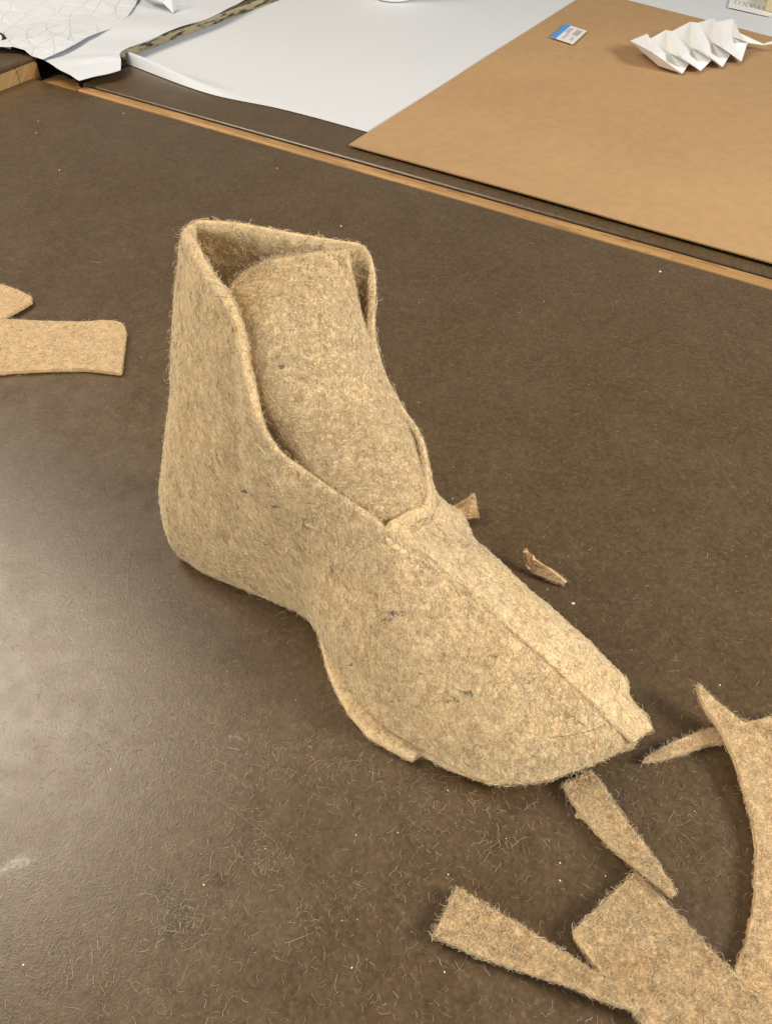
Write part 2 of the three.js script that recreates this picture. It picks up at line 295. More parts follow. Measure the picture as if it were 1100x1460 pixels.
// ---------------------------------------------------------------- slabs
function slab(pts, top, th, r, mat, name, parent, uvScale) {      // pts: outline as seen from above; top edge rounded by r
  const sh = new THREE.Shape(pts.map(p => new THREE.Vector2(p.x, -p.z)));
  const g = new THREE.ExtrudeGeometry(sh, { depth: th - 2 * r, bevelEnabled: true, bevelThickness: r, bevelSize: r, bevelOffset: -r, bevelSegments: 3, curveSegments: 4 });
  g.rotateX(-Math.PI / 2); g.translate(0, top - th + r, 0);
  if (uvScale === 'bench') benchUV(g); else if (uvScale) { const u = g.attributes.uv; const p = g.attributes.position; for (let i = 0; i < u.count; i++) u.setXY(i, p.getX(i) * uvScale, (p.getZ(i) + p.getY(i)) * uvScale); }
  return part(name, g, mat, parent);
}
function beam(a, b, inward, width, top, th, r, mat, name, parent, cuts = 1) {   // a long strip beside the line a-b
  const L = a.distanceTo(b), g0 = new THREE.Shape([new THREE.Vector2(0, 0), new THREE.Vector2(width, 0), new THREE.Vector2(width, th), new THREE.Vector2(0, th)]);
  const g = new THREE.ExtrudeGeometry(new THREE.Shape([[r, 0], [width - r, 0], [width, r], [width, th - r], [width - r * 0.3, th - r * 0.3], [width - r, th], [r, th], [r * 0.3, th - r * 0.3], [0, th - r], [0, r]].map(q => new THREE.Vector2(...q))), { depth: L, bevelEnabled: false, steps: cuts });
  const X = inward.clone().normalize(), Z = b.clone().sub(a).normalize();
  const p = g.attributes.position, uv = g.attributes.uv;
  for (let i = 0; i < p.count; i++) { uv.setXY(i, p.getZ(i), (p.getX(i) + p.getY(i)) * 1.0 + 0.13); }
  const n0 = V(0, 1, 0);
  const m = new THREE.Matrix4().makeBasis(X, n0, Z).setPosition(a.x, top - th, a.z);
  if (m.determinant() < 0) { const ix = g.index ? g.index.array : null; if (ix) for (let k = 0; k < ix.length; k += 3) [ix[k], ix[k + 1]] = [ix[k + 1], ix[k]]; }
  g.applyMatrix4(m); const gg = g.index ? g : g; gg.computeVertexNormals();
  return part(name, gg, mat, parent);
}

// the near bench: its far edge runs from a corner at the left to beyond the right of the picture
const E0 = at(45, 111), E1 = at(1100, 413), DE = E1.clone().sub(E0).normalize(), NE = V(DE.z, 0, -DE.x); if (NE.z > 0) NE.negate();
const along = (d, n) => E0.clone().addScaledVector(DE, d).addScaledVector(NE, n);
const LD = at(0, 125).sub(E0).normalize();
const bench = thing('work_bench', 'near brown hardboard workbench under the felt boot, with a wooden edge strip', 'workbench');
slab([E0, along(2.4, 0), along(2.4, -1.6), E0.clone().addScaledVector(LD, 1.6).addScaledVector(DE, 0.0), E0.clone().addScaledVector(LD, 0.8)].filter((_, i) => i !== 4), 0, 0.09, 0.0012, hardboard, 'bench_top', bench, 'bench');
{ const s = beam(along(0.085, 0.0006), along(2.4, 0.0006), NE, 0.0155, 0.0012, 0.028, 0.003, oakMat, 'edge_strip', bench); s.userData.label = 'honey coloured wooden edge strip'; }
{ // torn end of the edge strip
  const pts = []; const n = 26;
  for (let i = 0; i <= n; i++) pts.push(along(0.008 + 0.066 * i / n, 0.001)); for (let i = n; i >= 0; i--) pts.push(along(0.008 + 0.066 * i / n, 0.033 - 0.018 * smooth(0.35, 1, i / n) + 0.005 * rnd()));
  slab(pts, -0.0035, 0.016, 0.001, oakMat, 'torn_edge', bench, 6);
  slab([along(-0.05, -0.01), along(0.14, -0.01), along(0.14, 0.5), along(-0.6, 0.5)], -0.009, 0.06, 0.001, grainMaterial('dark_wood', [0.15, 0.085, 0.034], [0.05, 0.028, 0.012], 3, 3, 0.8), 'under_rail', bench, 5);
}
const farBench = thing('work_bench', 'far brown hardboard workbench beyond the joint, carrying white paper and cardboard', 'workbench');
slab([along(0.073, 0.0195), along(2.4, 0.0195), along(2.4, 1.5), along(0.073, 1.5)], 0.0015, 0.09, 0.0026, hardboard, 'bench_top', farBench, 'bench');
// the raised board at the left
const board = thing('table_corner', 'corner of a raised wooden table with a brown hardboard top at the left edge', 'table');
{ const k = [at(51, 79, 23), at(-160, 158, 23), at(-200, 80, 23), at(-160, 19, 23)];
  slab(k, 0.023, 0.006, 0.0025, hardboard, 'hardboard_top', board, 'bench');
  const c = k.reduce((s, p) => s.add(p), V()).multiplyScalar(0.25), inset = k.map(p => p.clone().lerp(c, 0.012));
  const f0 = inset[0], f1 = inset[1], d = f1.clone().sub(f0), cut = f0.clone().addScaledVector(d, 0.155);
  const back = inset[3];
  slab([f0, cut, cut.clone().lerp(back, 0.5), back], 0.0168, 0.11, 0.001, oakMat, 'wood_block', board, 5);
  slab([cut.clone().addScaledVector(d, 0.004), f1, inset[2], back.clone().addScaledVector(d, 0.01), cut.clone().lerp(back, 0.5).addScaledVector(d, 0.004)], 0.0166, 0.11, 0.001, grainMaterial('pale_wood', [0.55, 0.36, 0.15], [0.36, 0.2, 0.075], 2, 9, 0.5), 'wood_block', board, 5);
}
// the table at the far left, raised a little, with a stained edge
const leftTable = thing('side_table', 'raised brown table with a stained tan edge beside the big white paper', 'table');
{ const a = at(168, 86, 1.5), b = at(430, -12, 1.5), d = b.clone().sub(a).normalize(), n = V(d.z, 0, -d.x); if (n.x > 0) n.negate();
  const far = a.clone().addScaledVector(d, 1.3);
  beam(a, far, n, 0.014, 0.0115, 0.10, 0.001, stainedMat, 'wooden_edge', leftTable).userData.label = 'tan wooden edge with dark stains';
  const a2 = a.clone().addScaledVector(n, 0.0005), f2 = far.clone().addScaledVector(n, 0.0005), w = a2.clone().addScaledVector(n, 0.9).addScaledVector(d, 0.02);
  slab([a2, f2, f2.clone().addScaledVector(n, 0.9), w], 0.0155, 0.0036, 0.0012, hardboard, 'hardboard_top', leftTable, 'bench');
}
// the floor far below, seen only down the joint
{ const g = new THREE.PlaneGeometry(8, 8); g.rotateX(-Math.PI / 2); const f = part('floor', g, new THREE.MeshStandardMaterial({ color: new THREE.Color().setRGB(0.12, 0.11, 0.10), roughness: 0.8 }), scene); f.position.y = -0.85; f.userData.kind = 'structure'; }

// ---------------------------------------------------------------- sheets of paper and board
function sheet(rows, nu, nv, th, bump) {          // rows of surveyed points, front to back; a thin solid sheet
  const us = linspace(0, rows.length - 1, nu), G = gridOf(rows, us, nv);
  G.forEach((r, i) => r.forEach((p, j) => { p.y += bump(i / (nu - 1), j / (nv - 1), p); }));
  const N = gridNormals(G, () => V(0, 1, 0));
  return shell(G, N, th, { lump: 0, cut: [1, 1, 1] });
}
{ // big white paper with its front left corner curled
  const rows = [[[181, 91], [300, 134], [400, 155], [520, 187], [700, 238]], [[184, 84], [310, 122], [420, 140], [540, 165], [720, 210]], [[230, 65], [345, 95], [470, 100], [600, 115], [770, 150]], [[300, 38], [420, 50], [560, 52], [690, 58], [850, 80]], [[397, 1], [520, 5], [650, 3], [790, 2], [960, 10]], [[520, -50], [640, -50], [780, -55], [930, -60], [1100, -60]], [[600, -90], [740, -92], [880, -95], [1030, -98], [1200, -98]]]
    .map(r => r.map(([u, v]) => at(u, v, 2.4)));
  const g = sheet(rows, 90, 60, 0.0003, (i, j, p) => {
    const corner = 1 - smooth(0.02, 0.36, j), d = i * 6;            // d = 0 at the front edge
    return corner * 0.013 * Math.sin(Math.PI * clamp(d / 1.15)) * (d < 0.35 ? 1 : smooth(1.6, 0.3, d)) + 0.0010 * (n3(p, 7, 2) + 0.6) * smooth(0, 0.4, d);
  });
  tag(part('paper_sheet', g, paperMat, scene), 'large flat white paper sheet with a curled front corner, partly under the cardboard', 'paper');
}
{ // draped white sheet on the raised table
  const rows = [[[113, 115], [135, 109], [155, 105], [172, 100]], [[98, 107], [125, 99], [150, 92], [173, 88]], [[85, 101], [115, 91], [145, 84], [173, 77]], [[60, 86], [110, 76], [170, 63], [232, 51]], [[20, 60], [110, 45], [205, 35], [300, 26]], [[-60, 10], [80, 5], [220, 0], [368, -8]], [[-200, -60], [20, -60], [240, -60], [470, -50]]]
    .map((r, i) => r.map(([u, v], j) => at(u, v, [11, 15, 16.8, 17, 17, 17, 17][i])));
  const g = sheet(rows, 80, 60, 0.0004, (i, j, p) => 0.003 * Math.max(0, Math.sin((i * 5 + j * 1.1) * 3.6)) * smooth(0.02, 0.3, i) * (0.4 + j * (1 - j) * 2.4) + 0.0016 * (1 + n3(p, 22, 5)) * smooth(0, .2, i));
  tag(part('paper_sheet', g, coolPaperMat, scene), 'rumpled white sheet with a short torn front edge lying on the stained raised table', 'paper');
}
// creased paper: every facet a plate, its creases pressed in
function facets(tris, deep, inset) {
  const pos = [], push = (...q) => q.forEach(p => pos.push(p.x, p.y, p.z));
  for (const [a, b, c] of tris) {
    const n = b.clone().sub(a).cross(c.clone().sub(a)).normalize(); const s = n.y < 0 ? -1 : 1, o = s < 0 ? [a, c, b] : [a, b, c], m = a.clone().add(b).add(c).divideScalar(3), nn = n.multiplyScalar(s);
    const up = o.map(p => { const d = m.clone().sub(p), L = d.length(); return p.clone().addScaledVector(d, Math.min(0.4, inset / L * 1.8)).addScaledVector(nn, deep); });
    push(up[0], up[1], up[2]); for (let k = 0; k < 3; k++) { const l = (k + 1) % 3; push(o[k], o[l], up[l], o[k], up[l], up[k]); }
  }
  const g = new THREE.BufferGeometry(); g.setAttribute('position', new THREE.Float32BufferAttribute(pos, 3)); g.setAttribute('uv', new THREE.Float32BufferAttribute(new Float32Array(pos.length / 3 * 2).map((_, i) => pos[(i >> 1) * 3 + (i & 1) * 2] * 3), 2)); g.computeVertexNormals(); return g;
}
{ // tessellated paper at the far left
  const rail = [[[62, 86], [30, 74], [-10, 66], [-70, 62]], [[96, 71], [60, 62], [10, 52], [-50, 46]], [[130, 52], [90, 44], [40, 36], [-30, 28]], [[168, 38], [120, 26], [60, 18], [-20, 8]], [[190, 14], [140, 4], [80, -2], [0, -12]], [[203, -10], [150, -22], [90, -28], [10, -36]]];
  const C = rail.map((r, i) => r.map(([u, v], j) => at(u, v, 21 + 3 * (j > 0) + 5 * Math.sin(i * 1.3 + j) * (j > 0 ? 1 : 0.3))));
  const nu = 12, nv = 8, G = gridOf(C, linspace(0, C.length - 1, nu), nv).map((r, i) => r.map((p, j) => p.add(V(rr(-1, 1) * 0.005 * (j > 0), rr(-0.5, 1) * 0.0022 * (j > 0) + 0.001, rr(-1, 1) * 0.006 * (j > 0)))));
  const tris = []; for (let i = 0; i + 1 < nu; i++) for (let j = 0; j + 1 < nv; j++) { const a = G[i][j], b = G[i + 1][j], c = G[i + 1][j + 1], d = G[i][j + 1]; if ((i + j) % 2) tris.push([a, b, c], [a, c, d]); else tris.push([a, b, d], [b, c, d]); }
  tag(part('folded_paper', facets(tris, 0.0009, 0.0009), paperMat, scene), 'white paper creased all over into triangles, at the far left corner', 'folded paper');
  const q = (u, v, h) => at(u, v, h), t2 = [[q(212, -6, 34), q(232, 4, 30), q(240, -14, 40)], [q(232, 4, 30), q(247, 19, 19.5), q(243, -10, 40)], [q(247, 19, 19.5), q(258, 2, 27), q(243, -10, 40)], [q(258, 2, 27), q(262, -14, 38), q(243, -10, 40)], [q(206, -20, 40), q(212, -6, 34), q(240, -14, 40)], [q(180, -18, 24), q(212, -6, 34), q(206, -20, 40)]];
  tag(part('folded_paper', facets(t2, 0.0003, 0.0005), coolPaperMat, scene), 'small cool white folded paper point touching the rumpled sheet near the top edge', 'folded paper');
}
{ // dark curved rim at the left edge
  const c = at(-8, 62, 24); const g = new THREE.TorusGeometry(0.014, 0.0028, 10, 30); g.rotateX(-Math.PI / 2 + 0.25); g.translate(c.x, 0.0275, c.z);
  const t = thing('tape_roll', 'black and white roll cut off by the left edge on the raised table corner', 'tape');
  part('outer_ring', g, new THREE.MeshStandardMaterial({ color: new THREE.Color().setRGB(0.02, 0.02, 0.02), roughness: 0.4 }), t);
  const g2 = new THREE.TorusGeometry(0.0108, 0.002, 10, 30); g2.rotateX(-Math.PI / 2 + 0.25); g2.translate(c.x, 0.028, c.z); part('inner_core', g2, paperMat, t);
}
// cardboard
const K0 = at(497, 206, 5), K1 = at(1100, 374, 6), K2 = at(820, 0, 5);
{ const dx = K1.clone().sub(K0), dz = K2.clone().sub(K0); const B0 = at(895, 0, 5), B1 = at(1100, 52, 5), bd = B1.clone().sub(B0).normalize();
  // back edge: from the left edge's line out to the right
  const lineX = (p, d, q, e) => { const den = d.x * e.z - d.z * e.x, t = ((q.x - p.x) * e.z - (q.z - p.z) * e.x) / den; return p.clone().addScaledVector(d, t); };
  const c0 = lineX(K0, dz, B0, bd), c1 = c0.clone().addScaledVector(bd, 1.5), r1 = K0.clone().addScaledVector(dx, 2.0);
  const rows = linspace(0, 1, 5).map(i => linspace(0, 1, 6).map(j => K0.clone().lerp(r1, j).lerp(c0.clone().lerp(c1, j), i).setY(0.005)));
  const g = sheet(rows, 40, 60, 0.0016, (i, j, p) => 0.0012 * (1 - i) * (0.3 + j) + 0.0006 * n3(p, 6, 4));
  const u = g.attributes.uv, p = g.attributes.position; for (let k = 0; k < u.count; k++) u.setXY(k, p.getX(k), p.getZ(k) + p.getY(k));
  tag(part('cardboard_sheet', g, kraftMat, scene), 'large flat brown cardboard sheet on the far bench, with a barcode sticker', 'cardboard');
}
{ // sticker
  const a = at(784, 52.5, 7.6), b = at(806, 34, 7.6), c = at(836, 44, 7.6), d = at(816, 63, 7.6), t = thing('barcode_sticker', 'small white sticker with a blue stripe and barcode on the cardboard', 'sticker');
  const pt = (x, y, h = 0) => a.clone().lerp(d, x).lerp(b.clone().lerp(c, x), y).setY(0.0076 + h);
  const quad = (x0, x1, y0, y1, h, mat, name, par) => slab([pt(x0, y0), pt(x1, y0), pt(x1, y1), pt(x0, y1)], 0.0076 + h, 0.0004, 0.00005, mat, name, par, 5);
  const m = (r, g, b2) => new THREE.MeshStandardMaterial({ color: new THREE.Color().setRGB(r, g, b2), roughness: 0.5 });
  quad(0, 1, 0, 1, 0, m(0.82, 0.8, 0.78), 'label_paper', t); quad(0, 0.24, 0, 1, 0.00025, m(0.07, 0.32, 0.78), 'blue_stripe', t);
  const cv = document.createElement('canvas'); cv.width = 128; cv.height = 128; const x = cv.getContext('2d'); x.fillStyle = '#e6e3e0'; x.fillRect(0, 0, 128, 128); x.fillStyle = '#4a4c4c';
  for (let i = 0, q = 0; q < 120; i++) { const w = 2 + Math.floor(rnd() * 6); if (i % 2) x.fillRect(4 + q, 6, w, 116); q += w; }
  const bt = new THREE.CanvasTexture(cv); bt.colorSpace = THREE.SRGBColorSpace; const bar = new THREE.MeshStandardMaterial({ map: bt, roughness: 0.5 });
  const bg = (x0, x1, y0, y1, mat, name) => { const P = [pt(x0, y0, 0.0003), pt(x1, y0, 0.0003), pt(x1, y1, 0.0003), pt(x0, y1, 0.0003)], g = new THREE.BufferGeometry().setFromPoints(P); g.setAttribute('uv', new THREE.Float32BufferAttribute([0, 0, 1, 0, 1, 1, 0, 1], 2)); g.setIndex([0, 1, 2, 0, 2, 3]); g.computeVertexNormals(); part(name, g, mat, t); };
  bg(0.62, 0.86, 0.48, 0.9, bar, 'barcode'); bg(0.30, 0.48, 0.52, 0.85, m(0.5, 0.5, 0.68), 'printed_line'); bg(0.42, 0.52, 0.14, 0.5, m(0.55, 0.56, 0.57), 'printed_line'); bg(0.74, 0.84, 0.16, 0.36, m(0.5, 0.5, 0.5), 'printed_mark');
}
{ // accordion folded paper strip
  const q = (x, y, h) => at(880 + x / 5, y / 5, h);
  const T = [[88, 290, 22], [210, 240, 27], [345, 212, 28], [515, 155, 30], [680, 128, 30], [820, 132, 28]].map(a => q(...a)), R = [null, [250, 375, 26], [450, 405, 27], [605, 362, 28], [755, 346, 28], [890, 285, 24]].map(a => a && q(...a)), B = [[290, 470, 9], [460, 525, 8], [590, 505, 8], [745, 478, 8], [880, 440, 8]].map(a => q(...a));
  const Vv = [null, [230, 275, 19], [385, 222, 20], [572, 162, 22], [695, 158, 22]].map(a => a && q(...a)), Nn = [null, [525, 430, 14], [680, 418, 14], [820, 360, 15], [925, 305, 17]].map(a => a && q(...a)), Mv = [null, [368, 380, 17], [528, 345, 18], [668, 300, 19], [815, 262, 20]].map(a => a && q(...a));
  const tr = [[T[0], T[1], R[1]], [T[0], R[1], B[0]], [R[1], B[1], B[0]]];
  for (let i = 1; i <= 4; i++) {
    tr.push([T[i], Vv[i], R[i]], [Vv[i], Mv[i], R[i]], [R[i], Mv[i], B[i]], [Mv[i], Nn[i], B[i]]);
    tr.push([Vv[i], T[i + 1], Mv[i]], [T[i + 1], R[i + 1], Mv[i]]);
    if (i < 4) tr.push([Mv[i], R[i + 1], B[i + 1]], [Mv[i], B[i + 1], Nn[i]]); else tr.push([Mv[i], R[5], Nn[i]]);
  }
  const E = [[865, 235, 24], [1035, 312, 12], [1110, 290, 18], [1180, 296, 22]].map(a => q(...a)), F = [[925, 305, 17], [1040, 322, 12], [1110, 312, 15], [1180, 320, 18]].map(a => q(...a));
  for (let k = 0; k < 3; k++) tr.push([E[k], E[k + 1], F[k + 1]], [E[k], F[k + 1], F[k]]);
  tr.push([R[5], E[0], F[0]], [T[5], E[0], R[5]]);
  tag(part('folded_paper', facets(tr, 0.00015, 0.0004), new THREE.MeshStandardMaterial({ name: 'bright_paper', color: new THREE.Color().setRGB(0.86, 0.86, 0.86), roughness: 0.7, side: THREE.DoubleSide }), scene), 'white accordion folded paper strip lying on the cardboard', 'folded paper');
}
{ // paper and print behind the cardboard, top right
  const rows = [[[850, 12], [980, 40], [1130, 80]], [[905, -30], [1010, -12], [1160, 18]], [[940, -60], [1050, -50], [1200, -30]]].map(r => r.map(([u, v]) => at(u, v, 2.4)));
  tag(part('paper_sheet', sheet(rows, 10, 12, 0.0003, (i, j, p) => 0.0006 * (1 + n3(p, 20, 3))), paperMat, scene), 'white paper behind the cardboard at the top right corner', 'paper');
  const cv = document.createElement('canvas'); cv.width = 256; cv.height = 128; const x = cv.getContext('2d'); x.fillStyle = '#e9e8e4'; x.fillRect(0, 0, 256, 128);
  x.save(); x.translate(128, 64); x.rotate(Math.PI); x.fillStyle = '#b4b6b4'; x.font = 'bold 52px serif'; x.textAlign = 'center'; x.fillText('JAVAXO', 0, 14); x.font = '20px sans-serif'; x.fillText('▪ ▪▪▪▪', 0, 50); x.restore();
  const tx = new THREE.CanvasTexture(cv); tx.colorSpace = THREE.SRGBColorSpace;
  const P = [at(1037, 10, 5.2), at(1098, 24, 5.2), at(1110, 6, 5.2), at(1042, -10, 5.2)];
  const g = new THREE.BufferGeometry().setFromPoints(P.concat(P.map(p => p.clone().setY(0.0048)))); g.setAttribute('uv', new THREE.Float32BufferAttribute([0, 0, 1, 0, 1, 1, 0, 1, 0, 0, 1, 0, 1, 1, 0, 1], 2)); g.setIndex([0, 1, 2, 0, 2, 3, 4, 6, 5, 4, 7, 6, 0, 5, 1, 0, 4, 5, 1, 6, 2, 1, 5, 6, 2, 7, 3, 2, 6, 7, 3, 4, 0, 3, 7, 4]); const g2 = g.toNonIndexed(); g2.computeVertexNormals();
  tag(part('printed_card', g2, new THREE.MeshStandardMaterial({ map: tx, roughness: 0.7 }), scene), 'white card with grey upside down lettering on the paper at the top right', 'printed card');
  const c = at(1100, 17, 5.4); slab([at(1089, 16, 5), at(1125, 25, 5), at(1135, -8, 5), at(1093, -16, 5)], 0.022, 0.0165, 0.0015, new THREE.MeshStandardMaterial({ color: new THREE.Color().setRGB(0.62, 0.52, 0.35), roughness: 0.7 }), 'beige_block', scene, 5);
  const blk = scene.children[scene.children.length - 1]; tag(blk, 'beige block cut off by the top right corner', 'block');
}
{ // white cup, only its foot in the picture
  const c = at(563, -3, 2.8), r = 0.033, pr = [[0, 0.0], [r - 0.004, 0], [r - 0.001, 0.002], [r, 0.006], [r + 0.006, 0.09], [r + 0.0045, 0.0905], [r - 0.002, 0.008], [0, 0.006]].map(q => new THREE.Vector2(...q));
  const cup = thing('paper_cup', 'white cup whose foot shows at the top edge on the big paper', 'cup', null, c.clone().setY(0.0036));
  part('cup_wall', new THREE.LatheGeometry(pr, 48), new THREE.MeshStandardMaterial({ color: new THREE.Color().setRGB(0.85, 0.86, 0.85), roughness: 0.4 }), cup);
}

// ---------------------------------------------------------------- the felt boot
const boot = thing('felt_boot', 'tan hairy felt ankle boot with open throat and wide tongue, standing on the bench', 'boot');
const p = at;
const near = [[p(905, 1061, 10), p(908, 1056, 13), 0], [p(850, 1086, 12), p(872, 1027, 25), 3], [p(770, 1113, 12), p(820, 977, 37), 5], [p(690, 1112, 11), p(760, 920, 48), 7], [p(620, 1078, 9), p(690, 860, 60), 9], [p(570, 1050, 8), p(625, 808, 73), 10], [p(530, 1018, 8), p(580, 780, 81), 10], [p(495, 978, 8), p(556, 764, 85), 9], [p(468, 935, 7), p(498, 719, 92), 7], [p(452, 902, 6), p(440, 680, 101), 4], [p(436, 882, 4), p(395, 646, 114), 3], [p(412, 868, 3), p(365, 596, 131), 3], [p(380, 854, 2), p(347, 535, 148), 3], [p(350, 841, 2), p(334, 470, 164), 4], [p(318, 829, 2), p(321, 434, 172), 4.5], [p(287, 814, 2), p(303, 408, 175), 5], [p(266, 801, 2), p(286, 380, 176.5), 6.5], [p(253, 791, 2), p(272, 354, 177.5), 8]];
const backSeam = [foot(9, 13, 2), foot(0, 12, 16), foot(2, 14, 40), foot(13, 19, 82), foot(22, 24, 130), foot(36, 28, 178)];
const farSide = [[foot(9, 28, 2), p(278, 317, 178.5), 3], [foot(22, 37, 2), p(310, 317, 179), 4], [foot(40, 42, 2), p(360, 323, 178), 4], [foot(60, 43, 2), p(420, 334, 175), 4], [foot(78, 43, 2), p(480, 344, 170), 4], [foot(90, 43, 2), p(514, 351, 166), 2], [foot(100, 43, 2), p(530, 370, 160), 0], [foot(108, 43, 2), p(536, 405, 150), -1], [foot(117, 43, 3), p(534, 470, 133), -1], [foot(126, 44, 4), p(547, 528, 116), 1], [foot(136, 45, 5), p(571, 573, 107), 6], [foot(147, 47, 6), p(603, 628, 96), 7], [foot(158, 49, 7), p(613, 690, 86), 17], [foot(168, 49, 8), p(609, 726, 83.5), 20], [foot(175, 48, 8), p(582, 746, 84.5), 20], [foot(182, 46, 8), p(560, 765, 85), 19], [foot(200, 43, 8), p(625, 808, 73), 15], [foot(220, 35, 8), p(690, 860, 60), 13.5], [foot(240, 29, 8), p(760, 920, 48), 12], [foot(260, 23, 9), p(820, 977, 37), 10], [p(891, 970, 13), p(846, 1001, 32), 5], [p(896, 995, 12), p(868, 1023, 27), 3], [p(918, 1021, 12), p(890, 1043, 21.5), 2.5], [p(931, 1040, 12), p(907, 1058, 17), 1.5]];
function sections(list, straight) {
  return list.map(([Lo, U, b], i) => {
    const a = list[Math.max(i - 1, 0)], d = list[Math.min(i + 1, list.length - 1)], ch = U.clone().sub(Lo);
    const tu = straight && i >= 12 ? AX.clone() : d[0].clone().add(d[1]).sub(a[0]).sub(a[1]);
    const n = tu.cross(ch).normalize(), mid = Lo.clone().add(U).multiplyScalar(0.5), s = clamp(mid.clone().sub(HEEL).dot(AX) * 1000, 40, 240), cen = foot(s, 2, 25);
    if ((straight ? i >= 11 : i <= 7) ? n.y < 0 : n.dot(mid.clone().sub(cen)) < 0) n.negate();
    const heel = straight ? i <= 3 : i >= 13;                    // the heel is fullest low down and turns under at the bottom
    return [0, 0.1, 0.3, 0.55, 0.8, 1].map((v, k) => Lo.clone().addScaledVector(ch, v).addScaledVector(n, b / 1000 * (heel ? [0, 0.8, 0.8, 0.35, 0.15, 0][k] : straight && i > 10 && i < 19 ? lerp(3.1 * v ** 0.5 * (1 - v) ** 1.6, 4 * v * (1 - v), clamp((i - 13) / 5)) : 4 * v * (1 - v))));
  });
}
const C = [...sections(near, false), backSeam, ...sections(farSide, true)], KB = near.length, KE = C.length - 1;
const us = [...linspace(0, KB, 151), ...linspace(KB, KE, 151).slice(1)], GU = gridOf(C, us, 46);
const outward = q => { const s = clamp(q.clone().sub(HEEL).dot(AX) * 1000, 35, 250); return q.clone().sub(foot(s, 8 + Math.max(0, q.y * 1000 - 60) * 0.15, Math.min(q.y * 1000, 40) * 0.6)).normalize(); };
const NU = gridNormals(GU, outward);
us.forEach((u, i) => { for (let j = 42; j < 46; j++) {            // the seam down the vamp: the near edge dips, the far edge stands a little proud
  const t = smooth(41.5, 45, j), k = u < 8 ? -0.0016 * smooth(8, 6, u) : u > KE - 5 ? 0.0006 * smooth(KE - 5, KE - 2.5, u) : u > KE - 11 ? -0.0016 * smooth(KE - 11, KE - 9.5, u) * smooth(KE - 5, KE - 6, u) : 0; GU[i][j].addScaledVector(NU[i][j], k * t); } });
const TH = 0.0042;
const nearGeo = shell(GU.slice(0, 151), NU.slice(0, 151), TH, { join: 1 }), farGeo = shell(GU.slice(150), NU.slice(150), TH, { u0: 3.3, join: 0 });
const nearPanel = part('side_panel', nearGeo, feltMat, boot); nearPanel.userData.label = 'near felt side panel with dark flecks';
const farPanel = part('side_panel', farGeo, feltMat, boot); farPanel.userData.label = 'far felt side panel with a raised collar corner';
const TG = [[[311, 442, 158], [334, 395, 166], [384, 368, 172], [442, 358, 174.5], [492, 352, 174]], [[334, 500, 152], [375, 470, 160], [425, 455, 160], [470, 450, 158], [517, 455, 142]], [[354, 570, 132.5], [400, 560, 139], [455, 545, 139.5], [505, 540, 134], [553, 548, 117]], [[388, 650, 104.5], [440, 630, 115], [495, 625, 115], [545, 622, 113], [590, 635, 98]], [[470, 730, 84], [510, 712, 93], [545, 700, 95], [580, 695, 93.5], [607, 700, 86]], [[545, 785, 73], [565, 775, 76], [583, 764, 76.5], [602, 750, 76], [617, 742, 71]]].map(r => r.map(q => p(...q)));
const GT = gridOf(TG, linspace(0, 5, 70), 44), NT = gridNormals(GT, () => V(0.3, 0.8, 0.5));
const tongueGeo = shell(GT, NT, TH, { u0: 1.7 });
const tongue = part('tongue', tongueGeo, feltMat, boot);
{ // sole: a flat felt piece, wider than the upper at the ball, turned up a little at the toe
  const nearLine = [[8, 13], [15, -3], [31, -14], [51, -18], [74, -17], [97, -17], [116, -18], [124, -23]].map(([s, t]) => foot(s, t, 0));
  const ball = [[461, 922], [468, 948], [481, 980], [499, 1012], [528, 1045], [560, 1063], [590, 1078], [603, 1068]].map(([u, v]) => at(u, v, 5.5).setY(0));
  const toeN = [[640, 1084, 9], [700, 1106, 11], [760, 1106, 12], [830, 1086, 12], [895, 1058, 11]].map(q => at(...q).setY(0));
  const farL = [[285, 2], [272, 12], [255, 20], [235, 30], [215, 38], [190, 45], [165, 47], [140, 44], [110, 41], [75, 41], [40, 40], [22, 32], [10, 24]].map(([s, t]) => foot(s, t, 0));
  const L = [...nearLine, ...ball, ...toeN, ...farL], cen = foot(150, 5, 0), lift = q => 0.0085 * smooth(0.2, 0.29, q.clone().sub(HEEL).dot(AX));
  // rails: pair every outline point of the near half with one of the far half
  const nearHalf = [...nearLine, ...ball, ...toeN], cl = (P, n) => { const D = [0]; for (let i = 1; i < P.length; i++) D.push(D[i - 1] + P[i].distanceTo(P[i - 1])); return linspace(0, D[D.length - 1], n).map(d => { let i = 1; while (i < P.length - 1 && D[i] < d) i++; return P[i - 1].clone().lerp(P[i], (d - D[i - 1]) / (D[i] - D[i - 1])); }); };
  const A = cl(nearHalf, 110), B = cl([...farL].reverse(), 110);
  const G = A.map((a, i) => linspace(0, 1, 14).map(t => { const q = a.clone().lerp(B[i], t); q.y = 0.0058 + lift(q); return q; }));
  const N = G.map(r => r.map(() => V(0, 1, 0))), g = shell(G, N, 0.0054, { lump: 0.0007, u0: 2.1 });
  const sole = part('sole', g, feltMat, boot); hairs('felt_hairs', g, 9000, sole, { len: 0.6, thick: 0.85 }); hairs('felt_hairs', g, 2600, sole, { strand: 1, len: 0.7 });
}
hairs('felt_hairs', nearGeo, 46000, nearPanel, { len: 0.6, thick: 0.8, comb: [V(0.15, -1, 0.1), 0.3], inner: q => q.y > 0.12 ? 0.6 : 0 });
hairs('felt_hairs', nearGeo, 9500, nearPanel, { strand: 1, comb: [V(0.15, -1, 0.1), 0.3], calm: 0.96 });
hairs('felt_hairs', farGeo, 30000, farPanel, { len: 0.6, thick: 0.8, inner: q => q.y > 0.10 ? 1.4 : 0 });
hairs('felt_hairs', farGeo, 6500, farPanel, { strand: 1, calm: 0.96, inner: q => q.y > 0.10 ? 1 : 0 });
